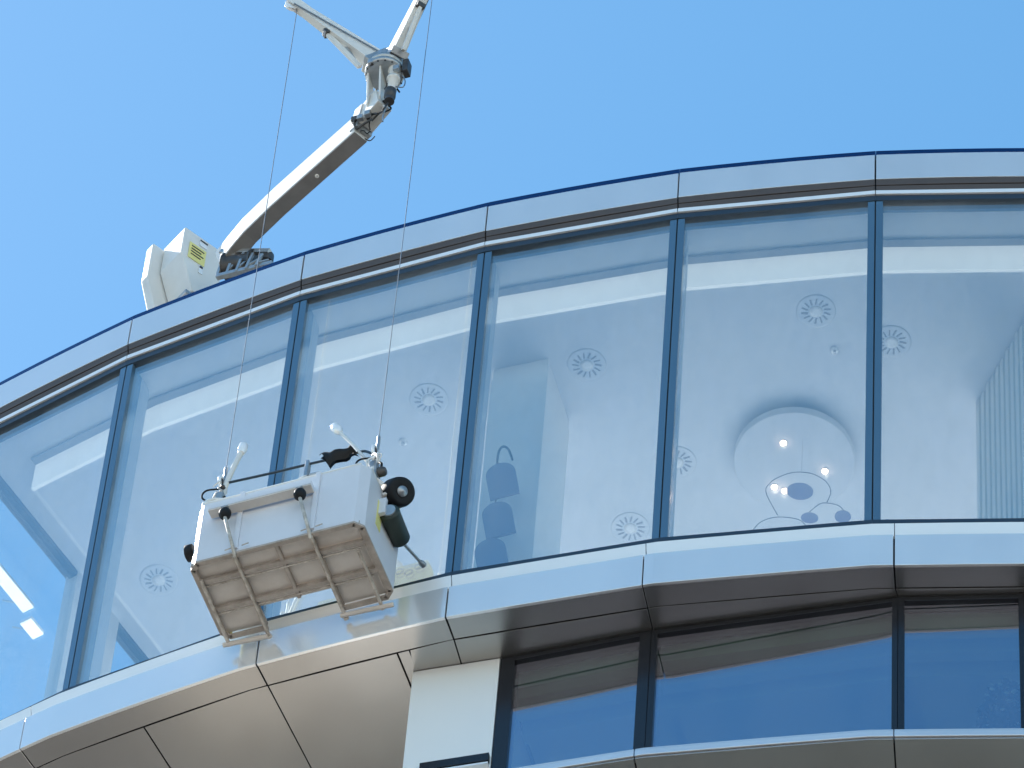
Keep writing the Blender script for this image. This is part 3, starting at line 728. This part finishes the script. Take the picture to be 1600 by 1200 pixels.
# turret, pedestal and winch frame
pc = Cn + ax * .30 + bx_ * .25
rc(MB().lathe((pc.x, pc.y, 0), (0, 0, 1), [(0, .45), (.06, .45), (.07, .26), (1.3, .24), (1.32, .36), (1.42, .36)], 32), 'pedestal', 'white')
tq = Cn + ax * .0 - z_ * 1.02
rc(MB().hexa([tq + ax * .12, tq + ax * .75, tq + ax * .75 + bx_ * .7, tq + ax * .12 + bx_ * .7], [v - z_ * -.06 for v in (tq + ax * .12, tq + ax * .75, tq + ax * .75 + bx_ * .7, tq + ax * .12 + bx_ * .7)]), 'turret_deck', 'galv', .01)
wf = MB()
w0 = q3(-1.33, -.78, 51.45)
for i in range(5):
    a_ = w0 + Vector((.11 * i, -.02 * i, .0 - .03 * i)); wf.bar(a_, a_ + Vector((.05, 0, .42 - .06 * i)), .03, .03)
    wf.bar(a_ + Vector((0, 0, .05)), a_ + Vector((.12, .02, .36 - .07 * i)), .022, .022)
wf.bar(w0 + Vector((0, 0, .43)), w0 + Vector((.55, -.05, .12)), .05, .05)
wf.bar(w0, w0 + Vector((.6, -.06, -.12)), .05, .05)
wfo = rc(wf, 'winch_frame', 'galv', .003)
rc(MB().lathe(w0 + Vector((.05, .06, .22)), (1, -.1, -.25), [(0, .12), (.02, .15), (.03, .11), (.30, .10), (.31, .13), (.33, .13)], 20), 'winch_drum', 'dark', 0, wfo)
rc(MB().lathe(w0 + Vector((.50, .0, .02)), (0, 0, 1), [(0, .07), (.12, .07), (.15, .03)], 16), 'winch_motor', 'dark', 0, wfo)
# boom, box section with a cranked heel
path = [q3(-1.34, -.88, 51.84), q3(-1.18, -.78, 51.91), q3(-1.0, -.67, 51.96), q3(-.62, -.47, 52.00), q3(-.10, -.19, 51.98), q3(.44, .10, 51.96)]
bw, bh = .17, .31
vs = []
for i, q in enumerate(path):
    d = (path[min(i + 1, len(path) - 1)] - path[max(i - 1, 0)]); d.normalize()
    x = Vector((d.x, d.y, 0)).normalized().cross(Vector((0, 0, 1))); y = x.cross(d)
    for sx, sy in ((-1, -1), (1, -1), (1, 1), (-1, 1)): vs.append(q + x * sx * bw / 2 + y * sy * bh / 2)
fs = [(3, 2, 1, 0), tuple(range(len(vs) - 4, len(vs)))]
for i in range(len(path) - 1): fs += [(i * 4 + j, i * 4 + (j + 1) % 4, i * 4 + 4 + (j + 1) % 4, i * 4 + 4 + j) for j in range(4)]
boom = rc(MB().add(vs, fs), 'boom', 'white', .010)
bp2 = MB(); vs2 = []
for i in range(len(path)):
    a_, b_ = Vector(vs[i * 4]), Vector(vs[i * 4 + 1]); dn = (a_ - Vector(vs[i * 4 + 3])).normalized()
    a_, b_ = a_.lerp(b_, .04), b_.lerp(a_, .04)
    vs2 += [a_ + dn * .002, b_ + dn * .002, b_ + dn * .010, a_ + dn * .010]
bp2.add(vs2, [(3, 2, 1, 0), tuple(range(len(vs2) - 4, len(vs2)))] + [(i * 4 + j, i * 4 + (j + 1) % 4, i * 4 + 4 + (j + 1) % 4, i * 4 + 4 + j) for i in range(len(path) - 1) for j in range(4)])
rc(bp2, 'underside_shade', 'steel', 0, boom)  # added plate, coloured dark for the shade under the boom
rc(MB().lathe(q3(-.12, -.20, 51.825), (0, 0, -1), [(0, .022), (.02, .020), (.022, .01)], 12), 'boom_lug', 'trim', 0, boom)
rc(MB().bar(q3(.40, .08, 52.03), q3(.50, .14, 52.01), .19, .33), 'boom_collar', 'galv', .006, boom)
# boom head
hd = rc(MB().bar(q3(.46, .11, 52.03), q3(.70, .25, 52.10), .17, .30), 'boom_head', 'white', .008)
for du in (-.11, .03):
    a0 = q3(.62 + du, .26 + du * .3, 52.08)
    rc(MB().hexa([a0 + Vector((-.01, .16, -.14)), a0 + Vector((.01, .16, -.14)), a0 + Vector((.05, -.06, -.02)), a0 + Vector((.03, -.06, -.02))],
                 [a0 + Vector((.0, .18, .38)), a0 + Vector((.02, .18, .38)), a0 + Vector((.06, -.15, .38)), a0 + Vector((.04, -.15, .38))]), 'gusset', 'white', .003, hd)
sr = rc(MB().lathe(q3(.70, .30, 52.46), (0, 0, 1), [(0, .175), (.01, .19), (.05, .19), (.055, .165), (.09, .165), (.10, .18), (.13, .18), (.135, .12)], 32), 'slewing_ring', 'galv')
for k in range(16):
    a = 2 * math.pi * k / 16
    rc(MB().lathe(q3(.70 + .178 * math.cos(a), .30 + .178 * math.sin(a), 52.455), (0, 0, -1), [(0, .009), (.012, .009)], 6), 'bolt', 'dark', 0, sr)
gm_ = rc(MB().lathe(q3(.815, .33, 52.46), (0, 0, -1), [(0, .06), (.05, .062), (.055, .052), (.16, .052), (.165, .066), (.19, .066), (.195, .05), (.30, .048), (.31, .034), (.36, .034)], 20), 'slew_gearbox', 'white')
rc(MB().lathe(q3(.80, .33, 52.12), (0, 0, -1), [(0, .03), (.03, .056), (.14, .056), (.15, .04), (.20, .05), (.22, .05)], 18), 'slew_motor', 'dark', 0, gm_)
rc(MB().tube(smooth([q3(.79, .33, 51.88), q3(.76, .34, 51.78), q3(.72, .30, 51.80), q3(.66, .24, 51.88), q3(.58, .20, 51.86)]), .010, 6), 'motor_hose', 'dark', 0, gm_)
rc(MB().tube(smooth([q3(.84, .33, 52.15), q3(.93, .34, 52.08), q3(.94, .33, 52.20), q3(.90, .33, 52.32)]), .006, 6), 'motor_hose', 'cable', 0, gm_)
rc(MB().tube(smooth([q3(.76, .30, 51.86), q3(.74, .30, 51.74), q3(.745, .30, 51.62)]), .008, 6), 'motor_hose', 'galv', 0, gm_)
rc(MB().tube(smooth([q3(.44, .20, 51.95), q3(.40, .22, 51.92), q3(.42, .18, 51.83), q3(.50, .19, 51.86), q3(.60, .24, 51.82)]), .012, 6), 'motor_hose', 'dark', 0, gm_)
rc(MB().box(.90, .96, -.36, -.26, 52.36 - Z0, 52.56 - Z0), 'junction_box', 'dark', .008, sr)
random.seed(21)
for k in range(16):
    u0 = random.uniform(.44, .86); d0 = .10 + (u0 - .44) * .5 + random.uniform(-.02, .06); z0 = random.uniform(51.80, 52.10) + (.25 if u0 > .7 else 0)
    pts = [q3(u0, d0, z0)]
    for j in range(3): pts.append(pts[-1] + Vector((random.uniform(-.07, .08), random.uniform(-.04, .05), random.uniform(-.10, .06))))
    rc(MB().tube(smooth(pts, 5), random.choice((.006, .009, .013)), 6), 'head_hose', random.choice(('dark', 'rubber', 'galv', 'white', 'dark')), 0, hd)
for u0, d0, z0 in ((.47, .22, 51.93), (.56, .26, 51.90), (.40, .20, 51.96), (.86, .38, 52.38), (.62, .45, 52.50)):
    rc(MB().box(u0 - .03, u0 + .03, -d0 - .03, -d0 + .02, z0 - Z0 - .04, z0 - Z0 + .03), 'valve_block', random.choice(('dark', 'galv')), .006, hd)
hubc = q3(.70, .30, 52.64)
rc(MB().lathe(q3(.70, .30, 52.595), (0, 0, 1), [(0, .15), (.14, .13), (.16, .08)], 20), 'arm_hub', 'galv')
for root, tip, nm in ((q3(.62, .33, 52.70), q3(-.10, .75, 53.42), 'l'), (q3(.80, .34, 52.70), q3(1.32, .75, 53.42), 'r')):
    arm = rc(MB().bar(root, tip, .13, .22, .075, .10), 'cable_arm', 'white', .006)
    d = (tip - root).normalized(); sid = d.cross(Vector((0, 0, 1))).normalized(); un = sid.cross(d)
    # underslung stay, end sheave, brackets
    rc(MB().bar(root - un * .22 + d * .02, root.lerp(tip, .56) - un * .085, .035, .05), 'stay', 'white', .004, arm)
    rc(MB().bar(root - un * .20 + d * .10, root.lerp(tip, .30) - un * .10, .03, .04), 'stay', 'galv', .004, arm)
    rc(MB().bar(root.lerp(tip, .53) - un * .10, root.lerp(tip, .58) - un * .08, .085, .05), 'stay_bracket', 'dark', .004, arm)
    rc(MB().bar(root - d * .03, root + d * .05, .18, .30), 'root_plate', 'galv', .006, arm)
    rc(MB().lathe(tip + d * .05 - sid * .02 - Vector((0, 0, .03)), sid, [(0, .085), (.008, .085), (.012, .070), (.028, .070), (.032, .085), (.04, .085)], 24), 'end_sheave', 'trim', 0, arm)
    rc(MB().bar(tip - d * .12 + sid * .035, tip + d * .10 + sid * .035, .008, .12).bar(tip - d * .12 - sid * .035, tip + d * .10 - sid * .035, .008, .12), 'sheave_cheek', 'white', .002, arm)
    rc(MB().tube([root + un * .05 - sid * .08, tip - un * .06 - sid * .05], .008, 6), 'control_cable', 'cable', 0, arm)
